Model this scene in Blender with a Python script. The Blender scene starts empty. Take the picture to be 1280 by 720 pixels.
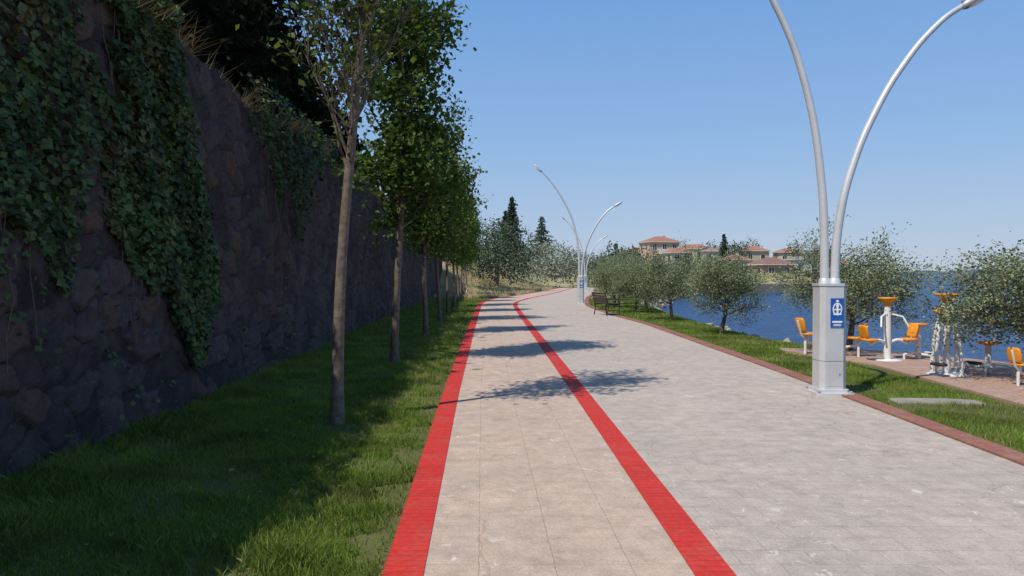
import bpy, math, numpy as np
from mathutils import Vector
R_ = math.radians
rng = np.random.default_rng(7)
scene = bpy.context.scene

# ------------------------------------------------------------------ helpers
def ss(t):
    t = np.clip(t, 0, 1); return t*t*(3-2*t)

class MB:
    def __init__(s): s.v=[]; s.n=0; s.f=[]
    def add(s, v, f, mi=0, smooth=False):
        v=np.asarray(v,float).reshape(-1,3); f=np.asarray(f,int)
        s.v.append(v); s.f.append((f+s.n,mi,smooth)); s.n+=len(v)
    def build(s, name, mats, loc=(0,0,0), rotz=0, mesh_only=False):
        me=bpy.data.meshes.new(name)
        V=np.concatenate(s.v); me.vertices.add(len(V)); me.vertices.foreach_set('co',V.astype(np.float32).ravel())
        tot=np.concatenate([np.full(len(f),f.shape[1]) for f,_,_ in s.f])
        loops=np.concatenate([f.ravel() for f,_,_ in s.f])
        mi=np.concatenate([np.full(len(f),m) for f,m,_ in s.f])
        sm=np.concatenate([np.full(len(f),b) for f,_,b in s.f])
        st=np.concatenate([[0],np.cumsum(tot)[:-1]])
        me.loops.add(len(loops)); me.polygons.add(len(tot))
        me.polygons.foreach_set('loop_start',st.astype(np.int32))
        me.loops.foreach_set('vertex_index',loops.astype(np.int32))
        me.polygons.foreach_set('material_index',mi.astype(np.int32))
        me.polygons.foreach_set('use_smooth',sm.astype(bool))
        for m in mats: me.materials.append(m)
        me.update(calc_edges=True); me.validate()
        if mesh_only: return me
        return put(name,me,loc,rotz)
    def box(s,c,d,mi=0,rz=0,rx=0,ry=0):
        v=np.array([[x,y,z] for x in(-.5,.5) for y in(-.5,.5) for z in(-.5,.5)])*np.array(d)
        v=v@rot(rx,ry,rz).T+np.array(c)
        s.add(v,[[0,1,3,2],[4,6,7,5],[0,4,5,1],[2,3,7,6],[0,2,6,4],[1,5,7,3]],mi)
    def tube(s,P,r,seg=8,mi=0,cap=True,smooth=True):
        P=np.asarray(P,float); n=len(P); r=np.broadcast_to(np.asarray(r,float),(n,))
        T=np.gradient(P,axis=0); T/=np.linalg.norm(T,axis=1)[:,None]+1e-9
        m=T.mean(0); ref=np.array([0,1.,0]) if abs(m[1])<.6*np.linalg.norm(m)+1e-9 else np.array([1.,0,0])
        A=np.cross(T,ref); A/=np.linalg.norm(A,axis=1)[:,None]+1e-9
        B=np.cross(T,A)
        a=np.linspace(0,2*np.pi,seg,endpoint=False)
        V=P[:,None,:]+r[:,None,None]*(np.cos(a)[None,:,None]*A[:,None,:]+np.sin(a)[None,:,None]*B[:,None,:])
        i=np.arange(n-1)[:,None]*seg; j=np.arange(seg)[None,:]; k=(j+1)%seg
        F=np.stack([i+j,i+k,i+seg+k,i+seg+j],-1).reshape(-1,4)
        s.add(V,F,mi,smooth)
        if cap:
            for q in (0,n-1):
                s.add(np.concatenate([V[q],P[q:q+1]]),[[x,(x+1)%seg,seg] for x in range(seg)],mi)
    def lathe(s,prof,c=(0,0,0),seg=20,mi=0,sx=1,sy=1):
        prof=np.array(prof,float); a=np.linspace(0,2*np.pi,seg,endpoint=False)
        V=np.stack([prof[:,0][:,None]*np.cos(a)*sx,prof[:,0][:,None]*np.sin(a)*sy,np.repeat(prof[:,1][:,None],seg,1)],-1)+np.array(c)
        n=len(prof); i=np.arange(n-1)[:,None]*seg; j=np.arange(seg)[None,:]; k=(j+1)%seg
        s.add(V,np.stack([i+j,i+k,i+seg+k,i+seg+j],-1).reshape(-1,4),mi,True)
    def pad(s,c,d,mi=0,rx=0,ry=0,rz=0,e=.45):
        u=np.linspace(-np.pi/2,np.pi/2,9); w=np.linspace(-np.pi,np.pi,16,endpoint=False)
        f=lambda t:np.sign(t)*np.abs(t)**e
        X=f(np.cos(u))[:,None]*f(np.cos(w)); Y=f(np.cos(u))[:,None]*f(np.sin(w)); Z=f(np.sin(u))[:,None]*np.ones(16)
        V=np.stack([X,Y,Z],-1).reshape(-1,3)*np.array(d)/2@rot(rx,ry,rz).T+np.array(c)
        i=np.arange(8)[:,None]*16; j=np.arange(16)[None,:]; k=(j+1)%16
        s.add(V,np.stack([i+j,i+k,i+16+k,i+16+j],-1).reshape(-1,4),mi,True)
    def leaves(s,C,size,mi=0,nrm=None,jit=1.0,aspect=.5,r=rng):
        n=len(C); size=np.broadcast_to(np.asarray(size,float),(n,))*r.uniform(.65,1.3,n)
        N=r.normal(size=(n,3))*jit
        if nrm is not None: N=N+np.asarray(nrm)
        N/=np.linalg.norm(N,axis=1)[:,None]+1e-9
        A=np.cross(N,r.normal(size=(n,3))); A/=np.linalg.norm(A,axis=1)[:,None]+1e-9
        B=np.cross(N,A); h=size[:,None]*.5
        V=np.stack([C-A*h,C+B*h*aspect*1.4-A*h*.15+N*h*.25,C+A*h,C-B*h*aspect*1.4-A*h*.15+N*h*.25],1)
        s.add(V.reshape(-1,3),np.arange(4*n).reshape(-1,4),mi)

def rot(rx,ry,rz):
    cx,sx,cy,sy,cz,sz=math.cos(rx),math.sin(rx),math.cos(ry),math.sin(ry),math.cos(rz),math.sin(rz)
    X=np.array([[1,0,0],[0,cx,-sx],[0,sx,cx]]);Y=np.array([[cy,0,sy],[0,1,0],[-sy,0,cy]]);Z=np.array([[cz,-sz,0],[sz,cz,0],[0,0,1]])
    return Z@Y@X
def put(name,me,loc=(0,0,0),rotz=0,sc=1):
    o=bpy.data.objects.new(name,me); scene.collection.objects.link(o)
    o.location=loc; o.rotation_euler=(0,0,rotz); o.scale=(sc,sc,sc) if np.isscalar(sc) else sc
    return o

# ------------------------------------------------------------------ materials
class NT:
    def __init__(s,name):
        s.m=bpy.data.materials.new(name); s.m.use_nodes=True; s.t=s.m.node_tree; s.t.nodes.clear()
        s.out=s.n('ShaderNodeOutputMaterial')
    def n(s,t,**k):
        x=s.t.nodes.new(t)
        for a,b in k.items(): setattr(x,a,b)
        return x
    def l(s,a,b): s.t.links.new(a,b)
    def noise(s,co,scale,detail=4,rough=.55,dist=0):
        x=s.n('ShaderNodeTexNoise'); x.inputs['Scale'].default_value=scale; x.inputs['Detail'].default_value=detail
        x.inputs['Roughness'].default_value=rough; x.inputs['Distortion'].default_value=dist
        if co is not None: s.l(co,x.inputs['Vector'])
        return x.outputs['Fac']
    def ramp(s,f,a,b,lo=0.,hi=1.):
        x=s.n('ShaderNodeMapRange'); x.inputs[1].default_value=a; x.inputs[2].default_value=b
        x.inputs[3].default_value=lo; x.inputs[4].default_value=hi; s.l(f,x.inputs[0]); return x.outputs[0]
    def mix(s,f,a,b,mode='MIX'):
        x=s.n('ShaderNodeMix',data_type='RGBA',blend_type=mode)
        if isinstance(f,(int,float)): x.inputs[0].default_value=f
        else: s.l(f,x.inputs[0])
        for i,v in((6,a),(7,b)):
            if isinstance(v,(tuple,list)): x.inputs[i].default_value=(*v[:3],1)
            else: s.l(v,x.inputs[i])
        return x.outputs[2]
    def grey(s,f):
        x=s.n('ShaderNodeCombineColor')
        for i in range(3): s.l(f,x.inputs[i])
        return x.outputs[0]
    def bsdf(s,col,rough=.8,metal=0,spec=.3,bump=None,bs=.3,bd=.02):
        p=s.n('ShaderNodeBsdfPrincipled')
        if isinstance(col,(tuple,list)): p.inputs['Base Color'].default_value=(*col[:3],1)
        else: s.l(col,p.inputs['Base Color'])
        if isinstance(rough,(int,float)): p.inputs['Roughness'].default_value=rough
        else: s.l(rough,p.inputs['Roughness'])
        p.inputs['Metallic'].default_value=metal; p.inputs['Specular IOR Level'].default_value=spec
        if bump is not None:
            b=s.n('ShaderNodeBump'); b.inputs['Strength'].default_value=bs; b.inputs['Distance'].default_value=bd
            s.l(bump,b.inputs['Height']); s.l(b.outputs[0],p.inputs['Normal'])
        return p
    def done(s,p): s.l(p.outputs[0],s.out.inputs[0]); return s.m
    def pos(s): return s.n('ShaderNodeNewGeometry').outputs['Position']
    def obj(s): return s.n('ShaderNodeTexCoord').outputs['Object']

def pmat(name,c1,c2,scale=5,rough=.8,metal=0,spec=.3,bs=0.3,bscale=None,bd=.02):
    t=NT(name); co=t.obj()
    f=t.ramp(t.noise(co,scale,4,.6),.3,.7)
    col=t.mix(f,c1,c2)
    return t.done(t.bsdf(col,rough,metal,spec,t.noise(co,bscale or scale*4,4,.6) if bs>0 else None,bs,bd))
def lmat(name,c1,c2,clump=1.2,trans=.3,dead=None,spec=.25,rough=.6):
    t=NT(name); g=t.n('ShaderNodeNewGeometry')
    col=t.mix(g.outputs['Random Per Island'],c1,c2)
    if dead is not None:
        col=t.mix(t.ramp(t.noise(t.obj(),clump*.8,2),.52,.75),col,dead)
    k=t.ramp(t.noise(t.obj(),clump,2),.3,.7,.6,1.3)
    col=t.mix(1.0,col,t.grey(k),'MULTIPLY')
    p=t.bsdf(col,rough,0,spec)
    if trans<=0: return t.done(p)
    tr=t.n('ShaderNodeBsdfTranslucent'); 
    c2_=t.mix(1.0,col,(1.2,1.3,.5),'MULTIPLY'); t.l(c2_,tr.inputs[0])
    mx=t.n('ShaderNodeMixShader'); mx.inputs[0].default_value=trans
    t.l(p.outputs[0],mx.inputs[1]); t.l(tr.outputs[0],mx.inputs[2]); return t.done(mx)

M_leaf=lmat('linden_leaf',(.045,.085,.017),(.115,.175,.035),1.5,.38)
M_leaf2=lmat('sparse_leaf',(.055,.09,.02),(.13,.17,.04),1.5,.35)
M_olive=lmat('olive_leaf',(.13,.165,.085),(.32,.36,.22),2,.2)
M_dark=lmat('shade_toned_leaf',(.006,.010,.005),(.016,.024,.010),.8,0,None,.05,.95)  # near-black base colour has the hedge's backlit shade put into it
M_ivy=lmat('ivy_leaf',(.028,.055,.015),(.095,.145,.04),2,0,(.11,.09,.04))
M_far=lmat('far_leaf',(.09,.12,.07),(.14,.175,.10),.3,0)  # far leaf colours are paled, distance haze put into them
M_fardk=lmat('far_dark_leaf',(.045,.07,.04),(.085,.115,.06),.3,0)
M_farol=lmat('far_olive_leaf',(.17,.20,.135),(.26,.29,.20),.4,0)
M_conif=lmat('conifer_needle',(.028,.055,.035),(.055,.085,.052),.5,0)
M_pine=lmat('pine_needle',(.07,.10,.07),(.12,.16,.10),.5,0)
M_grass=lmat('grass_blade',(.11,.18,.025),(.24,.31,.06),1.3,.3,(.29,.27,.10))
M_dry=lmat('dry_grass_blade',(.36,.30,.16),(.50,.43,.25),1,0)
M_litter=lmat('dead_leaf',(.14,.09,.04),(.24,.17,.07),1,0)
M_bark=pmat('bark',(.10,.075,.055),(.22,.175,.135),14,.9,bs=.6,bscale=60)
M_bark_ol=pmat('olive_bark',(.07,.055,.045),(.15,.125,.1),12,.9,bs=.6,bscale=50)
M_metal=pmat('lamp_metal_paint',(.55,.56,.57),(.66,.67,.68),3,.38,.25,.5,.04,60)
M_metal_d=pmat('lamp_seam',(.18,.18,.19),(.25,.25,.26),3,.5,.3)
M_white=pmat('white_powder_coat',(.66,.66,.64),(.78,.78,.76),4,.35,bs=.03)
M_orange=pmat('orange_plastic',(.74,.26,.015),(.82,.34,.03),5,.4,bs=.03)
M_blue=pmat('blue_sign',(.01,.09,.36),(.015,.11,.40),5,.4,bs=.0)
M_signw=pmat('sign_white',(.78,.78,.78),(.82,.82,.82),5,.5,bs=0)
M_iron=pmat('bench_iron',(.02,.02,.02),(.04,.04,.04),8,.5,bs=.1)
M_wood=pmat('bench_wood',(.04,.028,.02),(.07,.05,.035),12,.6,bs=.2)
M_rock=pmat('rock',(.20,.18,.15),(.40,.36,.31),3,.9,bs=.8)
M_concrete=pmat('concrete',(.24,.21,.17),(.34,.30,.25),4,.9,bs=.3)

def brickmat(name,c1,c2,cm,bw,bh,rough=.75,dirt=.35,dirtc=(.45,.38,.33),ms=.005,off=.5):
    t=NT(name); co=t.n('ShaderNodeUVMap').outputs[0]
    b=t.n('ShaderNodeTexBrick'); b.offset=off; b.inputs['Scale'].default_value=1
    b.inputs['Color1'].default_value=(*c1,1); b.inputs['Color2'].default_value=(*c2,1); b.inputs['Mortar'].default_value=(*cm,1)
    b.inputs['Mortar Size'].default_value=ms; b.inputs['Mortar Smooth'].default_value=.5
    b.inputs['Brick Width'].default_value=bw; b.inputs['Row Height'].default_value=bh
    t.l(co,b.inputs['Vector'])
    p=t.pos(); col=b.outputs['Color']
    f=t.ramp(t.noise(p,3,5,.65),.5,.75,0,dirt); col=t.mix(f,col,dirtc)
    f=t.ramp(t.noise(p,22,5,.75),.55,.7,0,dirt); col=t.mix(f,col,dirtc)
    k=t.ramp(t.noise(p,25,3),.3,.7,.82,1.12); col=t.mix(1.0,col,t.grey(k),'MULTIPLY')
    inv=t.n('ShaderNodeMath',operation='SUBTRACT'); inv.inputs[0].default_value=1; t.l(b.outputs['Fac'],inv.inputs[1])
    return t.done(t.bsdf(col,rough,0,.25,inv.outputs[0],.5,.01))
M_redline=brickmat('red_painted_brick',(.60,.04,.028),(.52,.034,.024),(.40,.028,.02),.25,.075,dirt=.32,dirtc=(.40,.14,.10),off=0)
M_curb=brickmat('curb_brick',(.34,.125,.085),(.27,.11,.08),(.19,.13,.10),.25,.075,dirt=.6,dirtc=(.36,.28,.22))
M_paver=brickmat('patio_paver',(.46,.29,.215),(.38,.25,.19),(.26,.19,.145),.2,.1,dirt=.6)

def pathmat(name,ca,cb,joint,white,bw,bh,off):
    t=NT(name); co=t.n('ShaderNodeUVMap').outputs[0]; p=t.pos()
    b=t.n('ShaderNodeTexBrick'); b.offset=off; b.inputs['Scale'].default_value=1
    b.inputs['Color1'].default_value=(1,1,1,1); b.inputs['Color2'].default_value=(.95,.95,.95,1); b.inputs['Mortar'].default_value=(*joint,1)
    b.inputs['Mortar Size'].default_value=.005; b.inputs['Mortar Smooth'].default_value=.8
    b.inputs['Brick Width'].default_value=bw; b.inputs['Row Height'].default_value=bh
    wn=t.n('ShaderNodeTexNoise'); wn.inputs['Scale'].default_value=5; wn.inputs['Detail'].default_value=3; t.l(co,wn.inputs['Vector'])
    mul=t.n('ShaderNodeVectorMath',operation='SCALE'); mul.inputs['Scale'].default_value=.02; t.l(wn.outputs['Color'],mul.inputs[0])
    ad=t.n('ShaderNodeVectorMath',operation='ADD'); t.l(co,ad.inputs[0]); t.l(mul.outputs[0],ad.inputs[1]); t.l(ad.outputs[0],b.inputs['Vector'])
    col=t.mix(t.ramp(t.noise(p,.8,5,.7),.35,.65),ca,cb)
    k=t.ramp(t.noise(p,6,6,.75),.32,.68,.80,1.14); col=t.mix(1.0,col,t.grey(k),'MULTIPLY')
    k=t.ramp(t.noise(p,70,2,.6),.3,.7,.84,1.12); col=t.mix(1.0,col,t.grey(k),'MULTIPLY')
    fd=t.ramp(t.noise(p,1.7,4,.7),.35,.65,.1,1.)
    col=t.mix(fd,col,t.mix(1.0,col,b.outputs['Color'],'MULTIPLY'))
    sp=t.ramp(t.noise(p,7,5,.75,.8),.60,.645,0,white)
    sp2=t.ramp(t.noise(p,.9,3),.44,.56)
    m=t.n('ShaderNodeMath',operation='MULTIPLY'); t.l(sp,m.inputs[0]); t.l(sp2,m.inputs[1])
    col=t.mix(m.outputs[0],col,(.68,.64,.58))
    st=t.ramp(t.noise(p,1.9,6,.8,.3),.55,.70,0,.42); col=t.mix(st,col,(.23,.18,.145))
    vo=t.n('ShaderNodeTexVoronoi',feature='DISTANCE_TO_EDGE'); vo.inputs['Scale'].default_value=.55
    wv=t.n('ShaderNodeVectorMath',operation='ADD'); w2=t.n('ShaderNodeTexNoise'); w2.inputs['Scale'].default_value=2.5; w2.inputs['Detail'].default_value=4
    t.l(p,w2.inputs['Vector']); s2=t.n('ShaderNodeVectorMath',operation='SCALE'); s2.inputs['Scale'].default_value=.5; t.l(w2.outputs['Color'],s2.inputs[0])
    t.l(p,wv.inputs[0]); t.l(s2.outputs[0],wv.inputs[1]); t.l(wv.outputs[0],vo.inputs['Vector'])
    cr=t.ramp(vo.outputs['Distance'],.0,.006,.4,0); ck=t.ramp(t.noise(p,.4,2),.48,.58); m3=t.n('ShaderNodeMath',operation='MULTIPLY'); t.l(cr,m3.inputs[0]); t.l(ck,m3.inputs[1])
    col=t.mix(m3.outputs[0],col,(.13,.11,.09))
    inv=t.n('ShaderNodeMath',operation='SUBTRACT'); inv.inputs[0].default_value=1; t.l(b.outputs['Fac'],inv.inputs[1])
    h=t.n('ShaderNodeMath',operation='ADD'); t.l(inv.outputs[0],h.inputs[0])
    n2=t.noise(p,28,5,.75); n3=t.n('ShaderNodeMath',operation='MULTIPLY'); n3.inputs[1].default_value=2.2; t.l(n2,n3.inputs[0]); t.l(n3.outputs[0],h.inputs[1])
    return t.done(t.bsdf(col,.8,0,.2,h.outputs[0],.55,.008))
M_lane=pathmat('bike_lane_stamped_concrete',(.56,.43,.335),(.50,.395,.315),(.82,.80,.78),.95,.41,.41,0)
M_prom=pathmat('promenade_stamped_concrete',(.52,.44,.37),(.46,.40,.34),(.78,.78,.78),.8,.41,.205,.5)

t=NT('grass_ground'); p=t.pos()
g1=t.mix(t.ramp(t.noise(p,1.2,4),.35,.65),(.06,.095,.018),(.13,.145,.045))
g1=t.mix(t.ramp(t.noise(p,14,4,.7),.4,.7),g1,(.15,.115,.07))
sep=t.n('ShaderNodeSeparateXYZ'); t.l(p,sep.inputs[0])
fy=t.ramp(sep.outputs[1],38,60)
g1=t.mix(fy,g1,t.mix(t.ramp(t.noise(p,.25,5),.4,.6),(.40,.34,.20),(.22,.23,.10)))
fz=t.ramp(sep.outputs[2],-.12,-.4)
g1=t.mix(fz,g1,t.mix(t.ramp(t.noise(p,2,4),.4,.6),(.15,.12,.09),(.27,.24,.19)))
M_ground=t.done(t.bsdf(g1,.95,0,.1,t.noise(p,30,4),.5,.03))

t=NT('sea_water'); p=t.pos()
mp=t.n('ShaderNodeMapping'); mp.inputs['Scale'].default_value=(1,1.6,1); t.l(p,mp.inputs[0])
w1=t.noise(mp.outputs[0],.9,7,.65,.3); w2=t.noise(mp.outputs[0],.02,3,.5)
col=t.mix(t.ramp(w2,.35,.65),(.014,.075,.20),(.024,.10,.25))
col=t.mix(t.ramp(w1,.35,.65),col,(.006,.04,.125))
M_sea=t.done(t.bsdf(col,.3,0,.22,w1,1.0,.6))

# ------------------------------------------------------------------ layout curves
def curve(pts):
    pts=np.array(pts,float); Y=np.arange(-6,125,.25); X=np.interp(Y,pts[:,0],pts[:,1])
    k=np.exp(-np.linspace(-2,2,21)**2); k/=k.sum()
    Xp=np.pad(X,10,mode='reflect',reflect_type='odd'); return Y,np.convolve(Xp,k,'valid')
LY,LX=curve([(-6,-.18),(4,-.573),(10,-.81),(20,-1.12),(30,-1.42),(40,-1.68),(45,-1.6),(50,-1.0),(56,.25),(65,1.9),(89,5.6),(125,9.5)])
_,RX=curve([(-6,1.25),(4,1.06),(10,.91),(20,.63),(30,.35),(38,.15),(43,.25),(49,1.0),(56,2.2),(65,3.8),(89,7.2),(125,11)])
_,CX=curve([(-6,4.45),(6,4.30),(12,4.40),(17,4.35),(24,4.3),(28,4.0),(34,3.8),(38,3.8),(45,4.4),(52,5.2),(60,6.4),(80,8.8),(125,13.5)])
SHY=[-60,-20,5,10,13,14.6,15.6,17,19,25,32,45,60,75,90,105,116,122,135,160,200,300,500,3000]
SHX=[40,20,14,11.3,10.0,9.4,8.4,7.2,6.7,6.7,6.9,8,11,14.8,19,27,46,55,60,62,62,62,100,700]
def wallx(y): return -3.6-.034*y
def Hh(x,y):
    x=np.asarray(x,float); y=np.asarray(y,float); xp=x+.034*y
    d=np.interp(y,SHY,SHX)-x
    z=-2.6*ss((.7-d)/3.2)
    xl=np.interp(y,LY,LX)
    hill=ss((xl-1.2-x)/13)*4.2*ss((y-50)/15)
    z=z+hill
    back=4.2+.12*np.clip(-3.9-xp,0,40)
    z=np.where((xp<-3.85)&(y<63),back,z)
    z=z+ss((d-.5)/12)*1.8*ss((y-98)/22)
    z=z+ss((d-15)/40)*4*ss((y-135)/120)
    return z

gx=np.unique(np.concatenate([np.arange(-12,-4.2,.8),[-4.05,-3.72],np.arange(-3.4,16,.4),np.arange(16,80,2),np.arange(80,200,20),np.geomspace(200,1800,8),-np.geomspace(12.5,1800,22)]))
gy=np.unique(np.concatenate([[-60,-40,-20],np.arange(-10,40,.5),np.arange(40,62.6,1),[62.9,63.1],np.arange(64,170,2),np.arange(170,400,15),np.geomspace(400,3000,8)]))
GX,GY=np.meshgrid(gx,gy,indexing='ij'); XX=GX-.034*np.minimum(GY,200)
ZZ=Hh(XX,GY)+.015*np.sin(XX*2.1+GY*.7)*np.sin(GY*1.3)*(np.abs(XX-2)>6)
nI,nJ=XX.shape; I=np.arange(nI-1)[:,None]*nJ; J=np.arange(nJ-1)[None,:]
mb=MB(); mb.add(np.stack([XX,GY,ZZ],-1),np.stack([I+J,I+nJ+J,I+nJ+J+1,I+J+1],-1).reshape(-1,4),0,True)
mb.build('ground',[M_ground])

SEA=-1.15
mb=MB(); mb.add([[-50,-300,SEA],[9000,-300,SEA],[9000,9000,SEA],[-50,9000,SEA]],[[0,1,2,3]]); mb.build('sea',[M_sea])

def strip(name,xa,xb,z,mat,y0=-6,y1=96,nx=4,side=0,ylat=None):
    sel=(LY>=y0)&(LY<=y1); Y=LY[sel]; A=xa[sel]; B=xb[sel]
    f=np.linspace(0,1,nx+1); X=A[:,None]+(B-A)[:,None]*f[None]; Yg=np.repeat(Y[:,None],nx+1,1)
    Zg=Hh(np.interp(Y,LY,(LX+CX)/2),Y)[:,None]+z+0*X
    n=len(Y); I=np.arange(n-1)[:,None]*(nx+1); J=np.arange(nx)[None,:]
    F=np.stack([I+J,I+J+1,I+nx+1+J+1,I+nx+1+J],-1).reshape(-1,4)
    mb=MB(); mb.add(np.stack([X,Yg,Zg],-1),F,0)
    if side:
        for q,X0 in ((0,A),(1,B)):
            zt=Zg[:,0]; V=np.stack([np.stack([X0,Y,zt-side],-1),np.stack([X0,Y,zt],-1)],1).reshape(-1,3)
            i=np.arange(n-1)*2; F2=np.stack([i,i+1,i+3,i+2],-1) if q==0 else np.stack([i,i+2,i+3,i+1],-1)
            mb.add(V,F2,0)
    o=mb.build(name,[mat]); me=o.data
    uvl=me.uv_layers.new(name='UVMap'); co=np.empty(len(me.vertices)*3,np.float32); me.vertices.foreach_get('co',co); co=co.reshape(-1,3)
    vi=np.empty(len(me.loops),np.int32); me.loops.foreach_get('vertex_index',vi); c=co[vi]
    base=np.interp(c[:,1],LY,(xa if ylat is None else ylat))
    uv=np.stack([c[:,0]-base,c[:,1]],-1); uvl.data.foreach_set('uv',uv.astype(np.float32).ravel()); return o
hw=.108
strip('bike_lane_path',LX-hw+.004,RX,.03,M_lane,side=.1,ylat=LX)
strip('promenade_path',RX,CX-.12,.03,M_prom,nx=8,ylat=RX)
strip('red_lane_line',LX-hw,LX+hw,.035,M_redline,nx=1,side=.1)
strip('red_lane_line',RX-hw,RX+hw,.035,M_redline,nx=1)
strip('brick_curb',CX-.12,CX+.12,.05,M_curb,nx=1,side=.1)

def sheet(name,poly,z,mat,th=.08):
    n=len(poly); v=[(x,y,z) for x,y in poly]+[(x,y,z-th) for x,y in poly]
    me=bpy.data.meshes.new(name); me.from_pydata(v,[],[list(range(n))]+[[i,i+n,(i+1)%n+n,(i+1)%n] for i in range(n)]); me.materials.append(mat)
    uvl=me.uv_layers.new(name='UVMap')
    for l in me.loops: c=me.vertices[l.vertex_index].co; uvl.data[l.index].uv=(c.x*.8+c.y*.6,-c.x*.6+c.y*.8)
    return put(name,me)
sheet('exercise_patio',[(6.05,4.5),(12.8,4.5),(10.6,9.8),(9.0,13.4),(7.5,15.7),(5.7,16.2),(5.5,15.2),(6.3,13.2)],.03,M_paver)
sheet('concrete_slab',[(4.75,9.35),(5.8,9.25),(5.85,9.55),(5.5,9.68),(4.8,9.72)],.018,M_concrete)

# ------------------------------------------------------------------ stone wall
ys=[-6.]
while ys[-1]<62.5: ys.append(ys[-1]+max(.03,.0055*max(ys[-1],0)) if ys[-1]>2 else ys[-1]+.1)
ys=np.array(ys); zs=np.linspace(-.1,4.35,150)
Yw,Zw=np.meshgrid(ys,zs,indexing='ij')
def hsh(i,j,k):
    v=np.sin(i*127.1+j*311.7+k*74.7)*43758.5453; return v-np.floor(v)
def vor(u,v):
    w=u+.18*np.sin(v*2.3+u)+.1*np.sin(u*3.1+v*5); v=v+.18*np.sin(u*1.7)+.09*np.sin(u*4.1+v*3)
    iu=np.floor(w); iv=np.floor(v); F1=np.full(u.shape,9.); F2=F1.copy(); ida=np.zeros(u.shape)
    for a in(-1,0,1):
        for b in(-1,0,1):
            ci=iu+a; cj=iv+b
            px=ci+.08+.84*hsh(ci,cj,1); py=cj+.08+.84*hsh(ci,cj,2)
            dd=np.maximum(np.abs(px-w),np.abs(py-v))*.5+.5*np.sqrt((px-w)**2+(py-v)**2); h=hsh(ci,cj,3)
            m=dd<F1; F2=np.where(m,F1,np.minimum(F2,dd)); ida=np.where(m,h,ida); F1=np.minimum(F1,dd)
    return F1,F2,ida
F1,F2,ID=vor(Yw/.42,Zw/.33)
edge=ss((F2-F1)/.12)
nz=.5*np.sin(Yw*9+Zw*7)*np.sin(Zw*13-Yw*5)+.5*np.sin(Yw*23+Zw*3)*np.sin(Zw*29+Yw*11)
disp=edge*(.026+.05*ID)+.012*nz*edge+.05*np.sin(Yw*.7)*np.sin(Zw*1.1+Yw*.3)+.003*rng.normal(size=Yw.shape)
topv=.12*np.sin(Yw*.9)+.06*np.sin(Yw*3.7)
Xw=wallx(Yw)+disp-.02-(Zw*.03); Zt=Zw+topv*(Zw/4.35)
nI,nJ=Xw.shape; I=np.arange(nI-1)[:,None]*nJ; J=np.arange(nJ-1)[None,:]
t=NT('rubble_stone'); at=t.n('ShaderNodeAttribute',attribute_name='stone'); sp=t.n('ShaderNodeSeparateColor'); t.l(at.outputs['Color'],sp.inputs[0])
p=t.pos()
c=t.mix(t.ramp(sp.outputs[0],0,1),(.05,.04,.042),(.125,.10,.10))
c=t.mix(t.ramp(sp.outputs[0],.8,.92),c,(.125,.085,.068))
c=t.mix(t.ramp(t.noise(p,9,6,.75),.45,.68,0,.65),c,(.038,.033,.032))
c=t.mix(t.ramp(t.noise(p,1.1,5,.7),.5,.7,0,.5),c,(.15,.127,.118))
c=t.mix(t.ramp(t.noise(p,17,4,.7),.62,.7,0,.55),c,(.21,.19,.17))
c=t.mix(t.ramp(sp.outputs[1],.45,.05,0,.8),c,(.028,.024,.023))
c=t.mix(t.ramp(t.noise(p,2.5,5,.7,.5),.6,.68,0,.6),c,(.05,.06,.026))
M_wall=t.done(t.bsdf(c,.95,0,.12,t.noise(p,18,6,.72),.85,.03))
mb=MB(); mb.add(np.stack([Xw,Yw,Zt],-1),np.stack([I+J,I+nJ+J,I+nJ+J+1,I+J+1],-1).reshape(-1,4),0,True)
xt=np.stack([np.stack([Xw[:,-1],ys,Zt[:,-1]],-1),np.stack([wallx(ys)-.7,ys,Zt[:,-1]-.05],-1)],1).reshape(-1,3)
i=np.arange(len(ys)-1)*2; mb.add(xt,np.stack([i,i+2,i+3,i+1],-1))
mb.box((wallx(62.5)-.36,62.4,2.1),(.7,.15,4.4))
o=mb.build('stone_wall',[M_wall]); me=o.data
ca=me.color_attributes.new('stone','FLOAT_COLOR','POINT'); arr=np.ones((len(me.vertices),4),np.float32)
n0=Xw.size; arr[:n0,0]=ID.ravel(); arr[:n0,1]=edge.ravel(); arr[n0:,0]=.4; ca.data.foreach_set('color',arr.ravel())

# ------------------------------------------------------------------ ivy
def ivy(name,n,ymin,ymax,mask,ls,thick=.25,stems=9):
    y=rng.uniform(ymin,ymax,n); z=rng.uniform(.2,4.7,n)
    nse=.5*np.sin(y*5.1+z*2)+.5*np.sin(y*11+z*6.3)*np.sin(z*4.7-y*3)
    keep=mask(y,z,nse); y=y[keep]; z=z[keep]; nse=nse[keep]
    off=.06+thick*rng.random(len(y))*(.5+.5*nse)
    x=wallx(y)-.03*z+off
    mb=MB(); mb.leaves(np.stack([x,y,z],-1),ls,0,nrm=(1.0,-.4,.7),jit=.6,aspect=.7)
    for k in range(stems):
        yy=rng.uniform(ymin,ymax); zz=np.linspace(.8+rng.random()*1.8,4.5,14)
        yv=yy+np.cumsum(rng.normal(0,.07,14)); mb.tube(np.stack([wallx(yv)-.03*zz+.08,yv,zz],-1),.005,4,1)
    return mb.build(name,[M_ivy,M_bark])
def mA(y,z,s):
    right=9.0+.9*np.clip((3.9-z)/2.4,0,1)+.25*s; left=7.3+.5*s
    bot=np.interp(y,[7.2,7.8,8.4,9.0,9.4,9.9],[2.2,1.7,1.3,.55,.6,1.3])+.4*s
    return (y>left)&(y<right)&(z>bot)&(rng.random(len(y))<.92)
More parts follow.
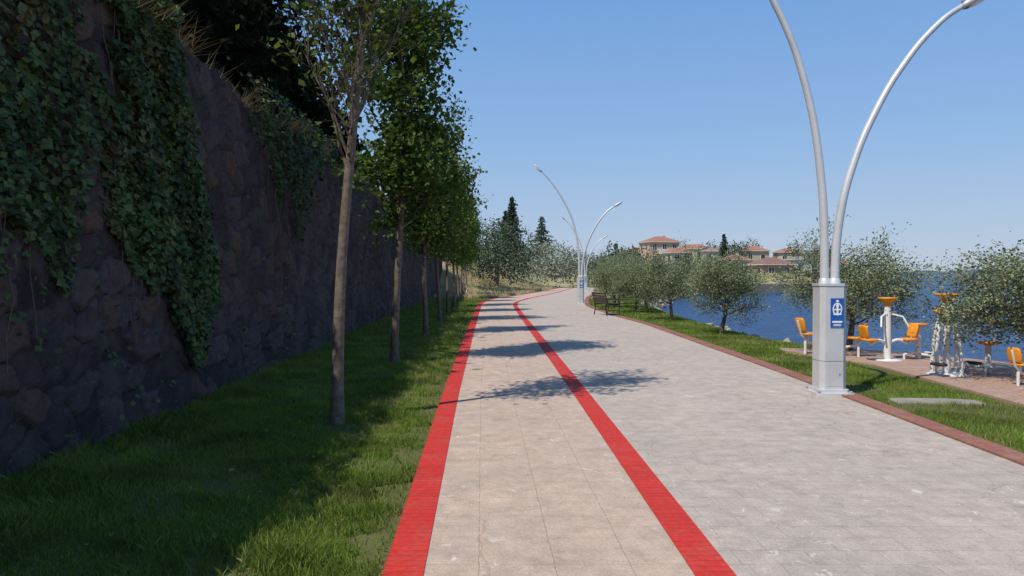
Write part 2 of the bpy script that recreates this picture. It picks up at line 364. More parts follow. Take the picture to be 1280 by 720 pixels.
def mB(y,z,s):
    bot=np.interp(y,[3,5,5.8,6.4,7.0],[1.1,1.4,1.8,1.6,2.8])+.5*s
    return (y<6.85+.4*s)&(z>bot)
def mC(y,z,s):
    bot=np.interp(y,[11.8,12.6,13.6,14.6,16,18.],[4,3.4,3.1,2.3,3.7,4.3])+.4*s
    return (z>bot)
def mD(y,z,s):
    return (rng.random(len(y))<.05+.9*(s>.42)*(np.sin(y*.8+2)>.1)*(np.sin(z*1.3+y)>0))&(y>3)
ivy('ivy',22000,7,10.3,mA,.08,.26)
ivy('ivy',18000,2.5,7.3,mB,.07,.25)
ivy('ivy',9000,11.8,18,mC,.08,.35)
ivy('ivy',9000,3,34,mD,.06,.08)
mb=MB()
n=3600; y=rng.uniform(4,40,n); keep=(np.sin(y*2.3)+np.sin(y*.9+1)>0)|(rng.random(n)<.15); y=y[keep]; n=len(y)
B=np.stack([wallx(y)-.12+rng.normal(0,.08,n),y,4.25+.12*np.sin(y*.9)+0*y],-1)
tip=B+np.stack([rng.normal(.18,.15,n),rng.normal(0,.15,n),rng.uniform(.05,.4,n)*(1-.5*rng.random(n))],-1)
s_=np.array([.003,.008,0]); mb.add(np.stack([B-s_,B+s_,tip],1).reshape(-1,3),np.arange(3*n).reshape(-1,3))
mb.build('dry_grass',[M_dry])

# ------------------------------------------------------------------ trees
def branch(p0,d,L,n,up,r,wob=.12):
    P=[np.array(p0,float)]; d=np.array(d,float); d/=np.linalg.norm(d)
    for k in range(n):
        d=d+np.array([0,0,up])+r.normal(0,wob,3); d/=np.linalg.norm(d); P.append(P[-1]+d*L/n)
    return np.array(P)
def make_tree(name,seed,H,th,Rr,nl,nleaf,ls,tr,mats,sig=.14,lean=(.15,.1),upw=.35,ntw=5,aspect=.6,limb_up=.7,sub=True,lowdens=1,base_r=1.3,taper=.8,wspread=(.4,1.6)):
    r=np.random.default_rng(seed); mb=MB()
    zt=np.linspace(0,1,14); tx=lean[0]*zt+.05*np.sin(zt*6+seed); ty=lean[1]*zt+.05*np.sin(zt*5+seed*2)
    TP=np.stack([tx,ty,zt*H*.93],-1); tr_r=tr*(1-taper*zt**1.1); tr_r[0]*=base_r
    mb.tube(TP,tr_r,10,0)
    anchors=[]
    zc=(H+th)/2; hz=(H-th)/2*1.08
    for k in range(nl):
        z0=th*.97+(H*.88-th*.97)*(k/(nl-1))**1.1+r.normal(0,.05)
        az=k*2.4+r.normal(0,.4); f=z0/(H*.93)
        p0=np.array([np.interp(f,zt,tx),np.interp(f,zt,ty),z0])
        prof=math.sqrt(max(.12,1-((z0+.25*Rr-zc)/hz)**2))
        L=Rr*prof*r.uniform(.85,1.2)*1.15
        d=(math.cos(az),math.sin(az),limb_up*r.uniform(.7,1.3))
        P=branch(p0,d,L,6,upw*.3,r); rr=tr*.38*(1-.5*f)*np.linspace(1,.25,7)
        mb.tube(P,rr,6,0)
        for q in range(ntw):
            a=r.uniform(.25,1)*6; i0=int(min(a,5.99)); pp=P[i0]+(P[min(i0+1,6)]-P[i0])*(a-i0)
            dd=(P[-1]-P[0])/L*.6+r.normal(0,.6,3)+np.array([0,0,upw])
            Q=branch(pp,dd,Rr*r.uniform(.3,.6),4,upw*.3,r); mb.tube(Q,np.linspace(tr*.1,tr*.03,5),4,0,cap=False)
            w=r.uniform(*wspread)*(lowdens if pp[2]<zc-.2*hz else 1)
            for u in range(1,5): anchors.append((*Q[u],w))
            if sub:
                for v_ in range(2):
                    Q2=branch(Q[2],(Q[-1]-Q[0])+r.normal(0,.4,3),Rr*.3,3,upw*.3,r); mb.tube(Q2,np.linspace(tr*.055,tr*.02,4),3,0,cap=False)
                    for u in (1,2,3): anchors.append((*Q2[u],w))
    A=np.array(anchors); pr=A[:,3]/A[:,3].sum(); idx=r.choice(len(A),nleaf,p=pr)
    C=A[idx,:3]+r.normal(0,sig,(nleaf,3))*np.array([1,1,.8])
    mb.leaves(C,ls,1,nrm=(0,0,.5),jit=.8,aspect=aspect,r=r)
    return mb.build(name,mats,mesh_only=True)

t1=make_tree('linden_tree',3,6.2,2.75,1.3,24,2600,.085,.068,[M_bark,M_leaf2],sig=.09,lean=(.28,.2),upw=.5,ntw=8,limb_up=1.7,lowdens=.5,taper=.6)
t2=make_tree('linden_tree',11,6.9,2.5,1.05,28,10500,.10,.075,[M_bark,M_leaf],sig=.16,lean=(.1,.0),upw=.3,ntw=6,limb_up=.8,wspread=(.2,1.8))
t3=make_tree('linden_tree',21,5.6,2.15,1.0,22,8000,.10,.07,[M_bark,M_leaf],sig=.16,lean=(.1,.1),upw=.25,ntw=6,limb_up=.7,wspread=(.2,1.8))
t4=make_tree('linden_tree',33,5.4,2.0,1.1,20,7000,.11,.07,[M_bark,M_leaf],sig=.17,lean=(-.05,.1),upw=.25,ntw=6,limb_up=.6)
def rowx(y): return -1.6-.034*y
rows=[(8.1,t1,0,1),(13.6,t2,0,1),(19.7,t3,0,1),(25.4,t4,0,1),(31.3,t3,2.2,1.03),(37.3,t4,1.4,1.05),(43.2,t2,3.1,.86),(49.2,t3,4.1,1.05),(55,t4,5.0,1.1),(60.5,t3,.9,1.1)]
for y,m,rz,s in rows: put('linden_tree',m,(rowx(y),y,-.02),rz,s)

ol=[make_tree('olive_tree',s,1.95,.62,1.0,20,16500,.052,.065,[M_bark_ol,M_olive],sig=.13,lean=(.12,.05),upw=-.04,ntw=8,aspect=.42,limb_up=.55,wspread=(.45,1.5)) for s in (5,6,8)]
for k,(x,y,s,rz) in enumerate([(5.6,20.2,(1,1,.95),0),(5.5,26.2,(1,1,1.0),1),(5.15,31.5,(.95,.95,.98),2),(4.95,36.5,(1,1,.98),3),(6.95,15.6,(1.05,1.05,.98),4),(7.85,11.3,(1.2,1.2,.92),1.5),(5.75,40.5,(1,1,1.1),5),(6.2,46,(1.1,1.1,1.15),.6),(7.6,52,(1.2,1.2,1.3),1.6),(6.0,34,(1,1,.9),2.6),(8.9,58,(1.2,1.2,1.3),.2)]):
    put('olive_tree',ol[k%3],(x,y,float(Hh(x,y))-.02),rz,s)

def cloud(mb,cs,ls,mi=0,dens=60,fl=.85,r=rng,asp=.7):
    for (x,y,z,R) in cs:
        n=int(dens*R*R/(ls*ls)*.12)+20
        d=r.normal(size=(n,3)); d/=np.linalg.norm(d,axis=1)[:,None]
        lump=1+.22*np.sin(d[:,0]*5+x)*np.sin(d[:,1]*6+y)+.18*np.sin(d[:,2]*7+d[:,0]*9+z)
        rad=R*lump*(r.random(n)**.28)
        C=np.array([x,y,z])+d*rad[:,None]*np.array([1,1,fl])
        mb.leaves(C,ls,mi,nrm=d*.8,jit=.7,aspect=asp,r=r)
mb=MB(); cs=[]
for y in np.arange(-6,36,1.4):  # out-of-view near stretch is added to shade the visible hedge
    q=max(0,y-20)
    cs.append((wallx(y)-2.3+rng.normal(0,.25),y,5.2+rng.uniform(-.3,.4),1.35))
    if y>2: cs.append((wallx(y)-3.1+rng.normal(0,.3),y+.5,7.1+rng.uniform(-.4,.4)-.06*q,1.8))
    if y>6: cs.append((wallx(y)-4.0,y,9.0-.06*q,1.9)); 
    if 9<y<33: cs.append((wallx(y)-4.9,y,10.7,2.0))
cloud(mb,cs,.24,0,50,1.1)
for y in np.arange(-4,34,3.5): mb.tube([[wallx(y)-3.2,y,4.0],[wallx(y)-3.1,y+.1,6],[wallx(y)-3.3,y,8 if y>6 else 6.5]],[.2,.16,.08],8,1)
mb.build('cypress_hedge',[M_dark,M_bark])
mb=MB(); cs=[]
for y in np.arange(34,64,2.2): cs.append((wallx(y)-2.8,y,5.0,1.2)); cs.append((wallx(y)-4.2,y,5.8,1.3))
cloud(mb,cs,.25,0,45); mb.build('wall_top_shrubs',[M_fardk])

def px(u,y): return (u-640)/950*y
mb=MB(); cs=[]
for u,y,v,Rr in [(606,66,312,1.9),(618,68,303,2.2),(632,70,300,2.4),(645,72,316,2.1),(598,70,325,2.0),(625,66,330,2.0),(610,64,335,1.6),(640,70,333,1.9),(622,70,292,1.6)]:
    cs.append((px(u,y),y,1.6+(343-v)/950*y,Rr))
cloud(mb,cs,.17,0,50); mb.tube([[px(620,69),69,0],[px(622,69),69,3]],[.25,.15],8,1); mb.build('hillside_tree',[M_fardk,M_bark])
mb=MB(); cs=[]
for u,y,v,Rr in [(660,88,322,2.2),(675,90,320,2.3),(690,92,322,2.3),(704,94,325,2.1),(716,96,328,2.0),(668,86,335,1.9),(684,88,336,2.0),(700,90,338,2.),(714,92,340,1.9),(650,80,338,1.8),(725,100,330,2.2),(735,104,334,2.2)]:
    cs.append((px(u,y),y,1.6+(343-v)/950*y,Rr))
cloud(mb,cs,.20,0,50); mb.build('olive_hedge',[M_farol])

def conifer(name,x,y,z0,H,R,mat,seed,lay=16):
    r=np.random.default_rng(seed); mb=MB(); mb.tube([[0,0,0],[0,0,H*.97]],[H*.02,.03],8,1)
    pts=[];
    for k in range(lay*2):
        f=k/lay/2; z=H*(.08+.9*f)+r.normal(0,.08); L=R*(1-f)**.8*r.uniform(.6,1.2)+.12; nb=7
        for b in range(nb):
            a=b*2*np.pi/nb+k*.7+r.normal(0,.3); LL=L*r.uniform(.5,1.15)
            m=int(30*LL/R)+8; s_=r.random(m)**.7
            pts.append(np.stack([np.cos(a)*LL*s_,np.sin(a)*LL*s_,z-LL*.2*s_],-1)+r.normal(0,.05*H/5,(m,3)))
    mb.leaves(np.concatenate(pts),H*.038,0,nrm=(0,0,.6),jit=.8,aspect=.5,r=r)
    return mb.build(name,[mat,M_bark],(x,y,z0))
conifer('spruce_tree',px(640,92),92,3.5,7.6,1.8,M_conif,1)
conifer('spruce_tree',px(632,95),95,3.5,6.2,1.5,M_conif,4)
conifer('pine_tree',px(677,110),110,4.0,6.2,2.6,M_pine,2,12)
conifer('spruce_tree',px(905,150),150,3,6.6,1.7,M_conif,3)
conifer('pine_tree',px(770,140),140,3,4.6,2.0,M_pine,7,12)

# ------------------------------------------------------------------ far shore
mb=MB(); mb2=MB(); mb3=MB(); ca_,cb_,cc_=[],[],[]
r=np.random.default_rng(12)
def row(lst,u0,u1,n,y,v,R,jv=5):
    for k in range(n):
        u=u0+(u1-u0)*(k+r.random())/n; yy=y*r.uniform(.94,1.06); lst.append((px(u,yy),yy,1.6+(343-v-r.normal(0,jv))/950*yy,R*r.uniform(.75,1.25)))
row(ca_,730,800,9,105,338,2.0); row(ca_,745,860,12,125,336,1.9,3); row(ca_,850,950,10,135,338,1.5,2)
row(cb_,755,800,5,118,324,2.2,3); row(cb_,850,930,6,150,330,1.7,4); row(cb_,1012,1045,5,140,326,1.8,4); row(cb_,885,925,4,165,315,2.4,2)
row(ca_,870,990,20,119,351,1.3,2); row(cc_,735,850,16,92,350,1.7,3); row(ca_,975,1045,10,127,345,1.1,2); row(cb_,915,950,4,175,316,2.4,3)
row(ca_,740,1000,24,230,326,3.2,3) ; row(cb_,990,1035,5,150,321,1.7,4); row(cb_,985,995,2,136,335,1.4,2)
cloud(mb,ca_,.32,0,40); cloud(mb2,cb_,.32,0,40); cloud(mb3,cc_,.26,0,40)
mb.build('distant_trees',[M_far]); mb2.build('distant_dark_trees',[M_fardk]); mb3.build('distant_olive_trees',[M_farol])

def house(name,x,y,z0,w,d,h,wc,rc,st=2,rz=0,roof=1.8,chim=True):
    Mw=pmat(name+'_wall',wc,tuple(c*.88 for c in wc),1.5,.9); Mr=pmat(name+'_roof_tile',rc,tuple(c*.7 for c in rc),3,.85)
    Mg=pmat(name+'_glass',(.03,.04,.05),(.05,.06,.07),3,.2,spec=.5); Mt=pmat(name+'_trim',(.6,.58,.54),(.68,.66,.62),3,.7)
    mb=MB(); mb.box((0,0,h/2-1),(w,d,h+2),0)
    e=.45; a,b=w/2+e,d/2+e; rl=max(w-d,w*.25)/2
    V=[(-a,-b,h),(a,-b,h),(a,b,h),(-a,b,h),(-rl,0,h+roof),(rl,0,h+roof)]
    mb.add(V,[[0,1,5,4],[2,3,4,5]],1); mb.add(V,[[1,2,5],[3,0,4]],1); mb.add([(q[0],q[1],h-.12) for q in V[:4]]+V[:4],[[0,3,2,1],[0,1,5,4],[1,2,6,5],[2,3,7,6],[3,0,4,7]],3)
    sh=h/st; nw=max(2,int(w/2.2))
    for f in range(st):
        for k in range(nw):
            xx=-w/2+w*(k+.5)/nw; zz=sh*f+sh*.55
            door=(f==0 and k==nw//2)
            hh=1.3 if not door else 2.1; zz=zz if not door else 1.06
            mb.box((xx,-d/2-.02,zz),(1.15,.08,hh+.2),3); mb.box((xx,-d/2-.05,zz),(.92,.06,hh),2)
            if not door: mb.box((xx,-d/2-.09,zz),(.05,.03,hh),3); mb.box((xx,-d/2-.1,zz-hh/2-.12),(1.25,.22,.07),3)
        for k in range(2):
            for sx in (-1,1):
                mb.box((sx*(w/2+.02),-d/4+k*d/2,sh*f+sh*.55),(.08,1.1,1.4),3); mb.box((sx*(w/2+.05),-d/4+k*d/2,sh*f+sh*.55),(.06,.9,1.2),2)
        if f: mb.box((0,-d/2-.55,sh*f-.06),(w*.6,1.1,.12),3); mb.box((0,-d/2-1.07,sh*f+.5),(w*.6,.05,.9),3)
    if chim: mb.box((w*.2,d*.12,h+roof*.75),(.5,.5,1.1),0)
    return mb.build(name,[Mw,Mr,Mg,Mt],(x,y,z0),rz)
TR=(.40,.19,.13)
def vz(v,y): return 1.6+(343-v)/950*y
house('terracotta_house',px(824,170),170,vz(332,170),7.0,6,5.2,(.54,.38,.29),TR,2,.2,1.3)
house('cream_house',px(866,195),195,vz(325,195),9,6,2.8,(.58,.52,.42),TR,1,-.1,1.2)
house('brick_house',px(963,128),128,vz(350,128),5.8,5,2.6,(.38,.25,.18),(.27,.16,.12),1,.25,1.2)
house('white_house',px(1003,140),140,vz(346,140),4.8,5,3.2,(.62,.66,.58),(.3,.28,.25),1,0,.6,False)
house('cream_house',px(940,175),175,vz(330,175),6,5,3.0,(.5,.4,.3),TR,1,.1,1.1)
house('terracotta_house',px(846,150),150,vz(331,150),4.4,4,2.4,(.55,.5,.42),TR,1,.3,.9)
house('cream_house',px(893,158),158,vz(332,158),5,5,3.0,(.6,.55,.46),(.3,.22,.18),1,-.2,.8)
house('cream_house',px(918,142),142,vz(342,142),4,4,2.6,(.6,.52,.42),TR,1,.2,.9)
house('cream_house',px(796,178),178,vz(328,178),4.5,4,2.6,(.6,.52,.42),TR,1,.1,.9)
house('white_house',px(1028,165),165,vz(338,165),4.5,5,3.2,(.65,.62,.58),TR,1,.2,.9)
house('terracotta_house',px(985,175),175,vz(334,175),5.5,5,3.4,(.58,.47,.36),TR,1,-.1,1.0)
house('terracotta_house',px(1046,150),150,vz(346,150),4.5,4,2.6,(.55,.45,.36),TR,1,-.2,.9)
mb=MB(); P=[(19.5,91),(27.5,104.5),(46.5,115.5),(56,122)]
for a,b in zip(P[:-1],P[1:]):
    a=np.array(a);b=np.array(b);L=np.linalg.norm(b-a); m=(a+b)/2; mb.box((m[0],m[1],-.55),(L,.8,1.5),0,rz=math.atan2(b[1]-a[1],b[0]-a[0]))
mb.build('sea_wall',[M_concrete])
M_coast=pmat('hazy_coast',(.15,.22,.31),(.19,.26,.34),.003,1,bs=0)  # distance haze is put into this pale bluish base colour
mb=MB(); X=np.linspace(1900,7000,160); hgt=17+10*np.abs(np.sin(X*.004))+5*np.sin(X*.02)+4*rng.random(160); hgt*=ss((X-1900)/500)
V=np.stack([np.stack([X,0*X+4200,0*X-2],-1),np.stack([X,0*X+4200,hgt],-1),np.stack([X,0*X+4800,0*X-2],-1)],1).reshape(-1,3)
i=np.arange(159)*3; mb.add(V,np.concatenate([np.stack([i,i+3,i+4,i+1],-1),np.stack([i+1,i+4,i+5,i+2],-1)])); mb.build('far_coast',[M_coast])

def ico():
    import bmesh; bm=bmesh.new(); bmesh.ops.create_icosphere(bm,subdivisions=2,radius=1)
    V=np.array([v.co[:] for v in bm.verts]); F=np.array([[v.index for v in f.verts] for f in bm.faces]); bm.free(); return V,F
IV,IF=ico()
mb=MB()
for k in range(300):
    y=rng.uniform(17,62) if k<220 else rng.uniform(62,92); x=np.interp(y,SHY,SHX)+rng.normal(0.4,.45)
    s=rng.uniform(.06,.22)*(1 if y<62 else 1.6); V=IV*np.array([1,.8,.6])*s*(1+.18*np.sin(IV[:,[1,2,0]]*4+k)+.12*rng.normal(size=(len(IV),1)))
    V=V@rot(rng.random(),rng.random(),rng.random()*6).T+np.array([x,y,float(Hh(x,y))+s*.1]); mb.add(V,IF)
mb.build('shore_rocks',[M_rock])

# ------------------------------------------------------------------ grass
def blades(n,region,hgt,wid,hf=None,r=rng,tri=False):
    P=region(n); n=len(P); z=Hh(P[:,0],P[:,1])
    B=np.stack([P[:,0],P[:,1],z-.005],-1); a=r.uniform(0,2*np.pi,n)
    h=hgt*r.uniform(.5,1.3,n)*(hf(P[:,0],P[:,1]) if hf else 1)
    w=(wid*r.uniform(.7,1.3,n))[:,None]*np.stack([np.cos(a),np.sin(a),0*a],-1)*.5
    lean=np.stack([r.normal(0,.4,n),r.normal(0,.4,n),np.ones(n)],-1)*h[:,None]
    mb=MB()
    if tri:
        mb.add(np.stack([B-w,B+w,B+lean],1).reshape(-1,3),np.arange(3*n).reshape(-1,3)); return mb
    mid=B+lean*.5*np.array([.6,.6,1.1])
    V=np.stack([B-w,B+w,mid+w*.7,B+lean,mid-w*.7],1).reshape(-1,3); i=np.arange(n)*5
    mb.add(V,np.stack([i,i+1,i+2,i+3,i+4],-1).reshape(-1,5)); return mb
def left(y0,y1,p=1):
    def f(n):
        y=y0+(y1-y0)*rng.random(n)**p; xl=np.interp(y,LY,LX)-.13; xr=wallx(y)+.05
        x=xr+(xl-xr)*rng.random(n)
        bare=(np.sin(x*3.1+y*1.7)+np.sin(y*2.9-x*2)+.8*np.sin(x*9+y*7))>1.3
        edge=(xl-x)<.13*(1+np.sin(y*6)+.6*np.sin(y*17)); k=~((bare&(rng.random(n)<.75))|(edge&(rng.random(n)<.85))); return np.stack([x[k],y[k]],-1)
    return f
def hfl(x,y):
    dw=x-wallx(y); return 1+1.3*np.exp(-dw/.35)+.45*np.sin(x*2.3+y*1.1)*np.sin(y*1.9)+.7*np.clip(np.sin(x*4+y*3)*np.sin(y*4.3-x*2)-.5,0,1)*2
def right(y0,y1):
    def f(n):
        y=rng.uniform(y0,y1,n); xl=np.interp(y,LY,CX)+.14; xr=np.interp(y,SHY,SHX)-.15; xr=np.where(y<16,np.where(y<13.2,6.05,np.interp(y,[13.2,16],[6.2,5.5])),xr)
        x=xl+(xr-xl)*rng.random(n)
        slab=(x>4.78)&(x<5.8)&(y>9.33)&(y<9.68)
        dirt=(np.abs(y-(8.9+.25*np.sin(x*3)))<.4)&(x<5.9)
        bare=(np.sin(x*2.7+y*1.3)+np.sin(y*2.1-x*3))>1.1
        k=~(slab|((dirt|bare)&(rng.random(n)<.85))); return np.stack([x[k],y[k]],-1)
    return f
G=MB()
for b in (blades(90000,left(2.6,9,1.0),.06,.007,hfl),blades(75000,left(9,20,1.2),.06,.012,hfl,tri=True),blades(35000,left(20,50,1.1),.07,.024,hfl,tri=True),
          blades(40000,right(5.5,12),.055,.010,tri=True),blades(35000,right(12,24),.055,.018,tri=True),blades(22000,right(24,50),.07,.03,tri=True)):
    for v,(f,m,s) in zip(b.v,b.f): G.add(v,f)
G.build('grass',[M_grass])
def hillr(n):
    y=rng.uniform(50,92,n); xl=np.interp(y,LY,LX)-.4; x=xl-rng.random(n)**1.3*14; return np.stack([x,y],-1)
blades(26000,hillr,.25,.05,tri=True).build('dry_hill_grass',[M_dry])
mb=MB(); n=260; y=rng.uniform(3,20,n); x=wallx(y)+.2+rng.random(n)*2.5
mb.leaves(np.stack([x,y,0*x+.05],-1),.045,0,nrm=(0,0,2),jit=.5,aspect=.6); mb.build('fallen_leaves',[M_litter])

# ------------------------------------------------------------------ street lamps
def lamp_mesh():
    mb=MB()
    def oct_(h0,h1,a,c,mi=0):
        q=[(-a,-a+c),(-a+c,-a),(a-c,-a),(a,-a+c),(a,a-c),(a-c,a),(-a+c,a),(-a,a-c)]
        V=[(x,y,h0) for x,y in q]+[(x,y,h1) for x,y in q]; mb.add(V,[[i,(i+1)%8,(i+1)%8+8,i+8] for i in range(8)],mi); mb.add([(x,y,h1) for x,y in q],[list(range(8))],mi)
    oct_(0,.035,.25,.03); oct_(.035,.075,.20,.04); oct_(.075,1.42,.172,.055); oct_(1.42,1.45,.182,.06)
    oct_(.44,.446,.1735,.056,1)
    mb.box((0,-.1735,.27),(.20,.004,.30),0); mb.box((.07,-.1775,.27),(.012,.004,.03),1)
    for sx in(-.21,.21):
        for sy in(-.21,.21): mb.lathe([(0,.06),(.018,.06),(.02,.035)],(sx,sy,0),8,1)
    def arm(pts):
        pts=np.array(pts); tt=np.linspace(0,1,len(pts)); T=np.linspace(0,1,40)
        x=np.interp(T,tt,pts[:,0]); z=np.interp(T,tt,pts[:,1]); k=np.exp(-np.linspace(-2,2,9)**2); k/=k.sum()
        x=np.convolve(np.pad(x,4,mode='reflect',reflect_type='odd'),k,'valid'); z=np.convolve(np.pad(z,4,mode='reflect',reflect_type='odd'),k,'valid')
        mb.tube(np.stack([x,0*x,z],-1),np.linspace(.058,.034,40),14,0)
        d=np.array([x[-1]-x[-3],z[-1]-z[-3]]); d/=np.linalg.norm(d); a=math.atan2(d[1],d[0])
        c=np.array([x[-1],z[-1]])+d*.2
        mb.pad((c[0],0,c[1]),(.56,.17,.10),0,ry=-a,e=.7); mb.pad((c[0]+d[1]*.02*np.sign(d[0])+d[0]*.04,0,c[1]-.035),(.36,.13,.06),2,ry=-a,e=.6)
        mb.lathe([(.045,-.05),(.05,0),(.045,.05)],(x[-1],0,z[-1]),10,1)
    arm([(-.065,1.43),(-.07,2.0),(-.09,2.6),(-.21,3.6),(-.47,4.55),(-.78,5.2),(-1.25,6.0),(-1.75,6.62),(-2.05,6.9)])
    arm([(.065,1.43),(.085,2.05),(.19,2.68),(.41,3.35),(.76,4.05),(1.15,4.6),(1.5,4.95),(1.75,5.1)])
    mb.lathe([(.08,1.45),(.07,1.5),(.06,1.52)],(-.065,0,0),12,0); mb.lathe([(.08,1.45),(.07,1.5),(.06,1.52)],(.065,0,0),12,0)
    S=-.176
    mb.box((.03,S,1.07),(.17,.008,.38),3)
    for zc_,w_,h_ in((.955,.13,.022),(.922,.10,.008),(.905,.10,.008)): mb.box((.03,S-.005,zc_),(w_,.003,h_),4)
    a=np.linspace(0,2*np.pi,24,endpoint=False)
    def disc(cx,cz,rx,rz,mi,y): mb.add(np.stack([cx+rx*np.cos(a),0*a+y,cz+rz*np.sin(a)],-1),[list(range(24))],mi)
    disc(.03,1.12,.062,.085,4,S-.0055); disc(.03,1.12,.047,.068,3,S-.0065); disc(.03,1.165,.02,.022,4,S-.0075)
    mb.box((.03,S-.008,1.10),(.024,.002,.09),4); mb.box((.03,S-.0085,1.115),(.085,.002,.018),4); mb.box((.03,S-.0085,1.055),(.10,.002,.022),4)
    disc(.03,1.225,.02,.014,4,S-.0055)
    return mb.build('street_lamp',[M_metal,M_metal_d,M_signw,M_blue,M_signw],mesh_only=True)
LM=lamp_mesh()
for x,y in((4.18,10.0),(3.55,39.3),(7.05,73)): 
    put('street_lamp',LM,(x,y,.03+max(0,float(Hh(x,y)))),0)

# ------------------------------------------------------------------ bench
mb=MB(); hl=.6
for sy in(-hl,hl):
    mb.tube([[-.28,sy,0],[-.24,sy,.22],[-.22,sy,.43]],.022,8,0); mb.tube([[.25,sy,0],[.22,sy,.22],[.24,sy,.43]],.022,8,0)
    mb.tube([[-.27,sy,.42],[.25,sy,.42]],.02,8,0); mb.tube([[-.24,sy,.42],[-.30,sy,.65],[-.36,sy,.88]],.02,8,0)
    mb.tube([[-.28,sy,.62],[-.05,sy,.66],[.2,sy,.62],[.24,sy,.43]],.018,8,0); mb.tube([[-.26,sy,.2],[.22,sy,.2]],.014,6,0)
for k in range(5): mb.box((-.2+k*.105,0,.455),(.085,hl*2+.1,.03),1)
for k in range(4): mb.box((-.262-.033*k,0,.55+k*.095),(.028,hl*2+.1,.075),1,ry=-.3)
mb.build('park_bench',[M_iron,M_wood],(3.66,29.2,.03),.3)

# ------------------------------------------------------------------ exercise equipment
MM=[M_white,M_orange,M_iron]
def flare(mb,c,r1=.19,r0=.07,h=.16): mb.lathe([(0,0),(r0,0),(r0*1.1,h*.4),(r1*.9,h*.75),(r1,h*.85),(r1,h),(0,h)],c,20,1)
def arcpts(p0,p1,bulge,n=12):
    p0=np.array(p0,float);p1=np.array(p1,float);t=np.linspace(0,1,n)[:,None]; return p0+(p1-p0)*t+np.array(bulge)*np.sin(np.pi*t)
mb=MB()
mb.tube([[0,0,0],[0,0,1.15]],[.055,.05],14,0)
for s in(-1,1):
    mb.tube(arcpts((s*.18,0,0),(s*.06,0,1.12),(s*.06,0,0)),.028,10,0)
    mb.tube(arcpts((0,s*.28,0),(0,s*.06,1.12),(0,s*.06,0)),.028,10,0)
    mb.tube([[s*.05,0,.98],[s*.26,-.05,.98]],.02,8,0); mb.pad((s*.2,-.04,1.0),(.2,.1,.06),1)
    mb.tube([[s*.08,.0,.22],[s*.32,-.15,.16]],.022,8,0); mb.pad((s*.34,-.18,.19),(.13,.26,.05),2)
flare(mb,(0,0,1.13),.18,.07,.14); mb.lathe([(.28,0),(.28,.02),(0,.02)],(0,0,0),20,0)
mb.build('exercise_walker',MM,(6.82,11.9,.03),.3)
mb=MB(); mb.tube([[0,0,0],[0,0,1.02]],[.065,.06],14,0); flare(mb,(0,0,1.0),.17,.07,.15)
for s in(-1,1):
    mb.tube(arcpts((s*.05,0,.32),(s*.38,-.05,.30),(0,0,.06)),.028,8,0); mb.pad((s*.40,-.05,.38),(.26,.26,.05),1)
    mb.pad((s*.51,-.02,.53),(.05,.25,.25),1,ry=s*.25); mb.tube([[s*.38,-.05,.3],[s*.48,-.03,.4],[s*.52,-.02,.6]],.02,8,0)
    mb.tube([[s*.05,0,.85],[s*.22,-.12,.80],[s*.28,-.2,.62]],.018,8,0)
mb.lathe([(.26,0),(.26,.02),(0,.02)],(0,0,0),20,0)
mb.build('exercise_chair',MM,(6.88,13.9,.03),.2)
def stool(x,y,h,rz=0):
    mb=MB(); mb.tube([[0,0,0],[0,0,h-.05]],[.05,.045],12,0); mb.lathe([(0,h-.06),(.05,h-.06),(.17,h-.03),(.18,h),(0,h)],(0,0,0),20,1)
    mb.tube(arcpts((-.32,0,.09),(.32,0,.09),(0,0,.03)),.025,8,0); mb.tube([[0,-.3,.09],[0,.3,.09]],.025,8,0)
    for q in((-.32,0),(.32,0),(0,-.3),(0,.3)): mb.tube([[q[0],q[1],0],[q[0],q[1],.1]],.022,8,0)
    mb.build('exercise_twister',MM,(x,y,.03),rz)
stool(7.55,14.1,.66,.3); stool(7.6,12.1,.5,.9)
def press(x,y,rz,sc=1):
    mb=MB(); mb.tube([[.35,0,0],[.35,0,.75],[.30,0,.95]],.04,12,0); mb.tube(arcpts((.35,0,.2),(-.25,0,.28),(0,0,-.04)),.03,8,0)
    mb.pad((-.18,0,.42),(.32,.32,.06),1); mb.pad((-.37,0,.61),(.06,.28,.30),1,ry=-.25); mb.tube([[-.2,0,.28],[-.36,0,.4],[-.44,0,.7]],.024,8,0)
    mb.tube([[-.2,0,.28],[-.2,0,.4]],.03,8,0); mb.tube([[.32,-.22,.9],[.32,.22,.9]],.018,8,1); mb.tube([[.1,-.2,.15],[.1,.2,.15]],.018,8,0); mb.pad((.1,-.2,.15),(.08,.14,.05),1); mb.pad((.1,.2,.15),(.08,.14,.05),1)
    mb.tube([[-.25,0,0],[-.25,0,.28]],.03,8,0)
    o=mb.build('exercise_press',MM,(x,y,.03),rz); o.scale=(sc,sc,sc)
press(6.0,15.0,.3,.95); press(7.3,10.75,.4,.72); press(6.45,14.6,2.4,.85)

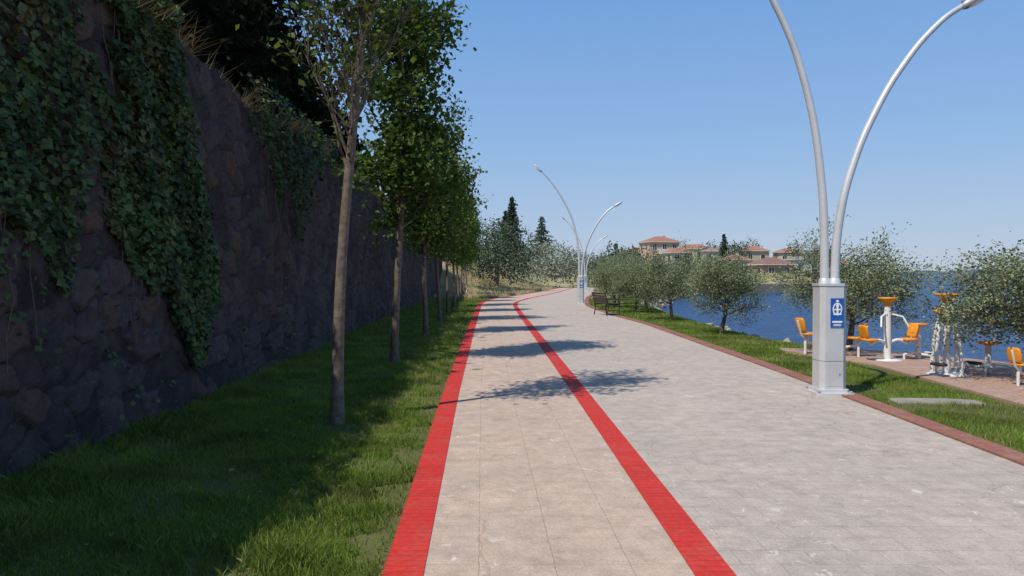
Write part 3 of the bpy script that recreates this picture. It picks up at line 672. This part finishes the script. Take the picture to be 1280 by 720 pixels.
# ------------------------------------------------------------------ light, sky, camera
EL,AZ=R_(54),R_(225)
w=bpy.data.worlds.new("World"); scene.world=w; w.use_nodes=True; nt=w.node_tree; nt.nodes.clear()
sk=nt.nodes.new('ShaderNodeTexSky'); sk.sky_type='NISHITA'; sk.sun_disc=False; sk.sun_elevation=EL; sk.sun_rotation=AZ
sk.altitude=0; sk.air_density=1.0; sk.dust_density=.6; sk.ozone_density=1.5
tc=nt.nodes.new('ShaderNodeTexCoord'); sx=nt.nodes.new('ShaderNodeSeparateXYZ'); nt.links.new(tc.outputs['Generated'],sx.inputs[0])
cr=nt.nodes.new('ShaderNodeValToRGB'); nt.links.new(sx.outputs[2],cr.inputs[0])
e=cr.color_ramp.elements
e[0].position=0; e[0].color=(.50,.59,.73,1); e[1].position=1; e[1].color=(.08,.18,.44,1)
for ps,c in((.06,(.41,.545,.76)),(.16,(.29,.49,.80)),(.36,(.165,.37,.77))):
    q=e.new(ps); q.color=(*c,1)
sc=nt.nodes.new('ShaderNodeVectorMath'); sc.operation='SCALE'; sc.inputs['Scale'].default_value=10; nt.links.new(cr.outputs[0],sc.inputs[0])
mx=nt.nodes.new('ShaderNodeMix'); mx.data_type='RGBA'; mx.inputs[0].default_value=.85
nt.links.new(sk.outputs[0],mx.inputs[6]); nt.links.new(sc.outputs[0],mx.inputs[7])
bg=nt.nodes.new('ShaderNodeBackground'); bg.inputs[1].default_value=.1
ow=nt.nodes.new('ShaderNodeOutputWorld'); nt.links.new(mx.outputs[2],bg.inputs[0]); nt.links.new(bg.outputs[0],ow.inputs[0])
sd=bpy.data.lights.new('sun','SUN'); sd.energy=4.3; sd.angle=R_(.53); sd.color=(1,.93,.84)
so=bpy.data.objects.new('sun',sd); scene.collection.objects.link(so)
dirv=Vector((math.sin(AZ)*math.cos(EL),math.cos(AZ)*math.cos(EL),math.sin(EL)))
so.rotation_euler=dirv.to_track_quat('Z','Y').to_euler(); so.location=(-20,-20,30)
cd=bpy.data.cameras.new('camera'); cd.lens=26.7; cd.sensor_width=36; cd.clip_end=20000; cd.clip_start=.05
co=bpy.data.objects.new('camera',cd); scene.collection.objects.link(co); co.location=(0,0,1.6); co.rotation_euler=(R_(90-1.03),0,0)
scene.camera=co
scene.view_settings.view_transform='Standard'; scene.view_settings.look='None'; scene.view_settings.exposure=0
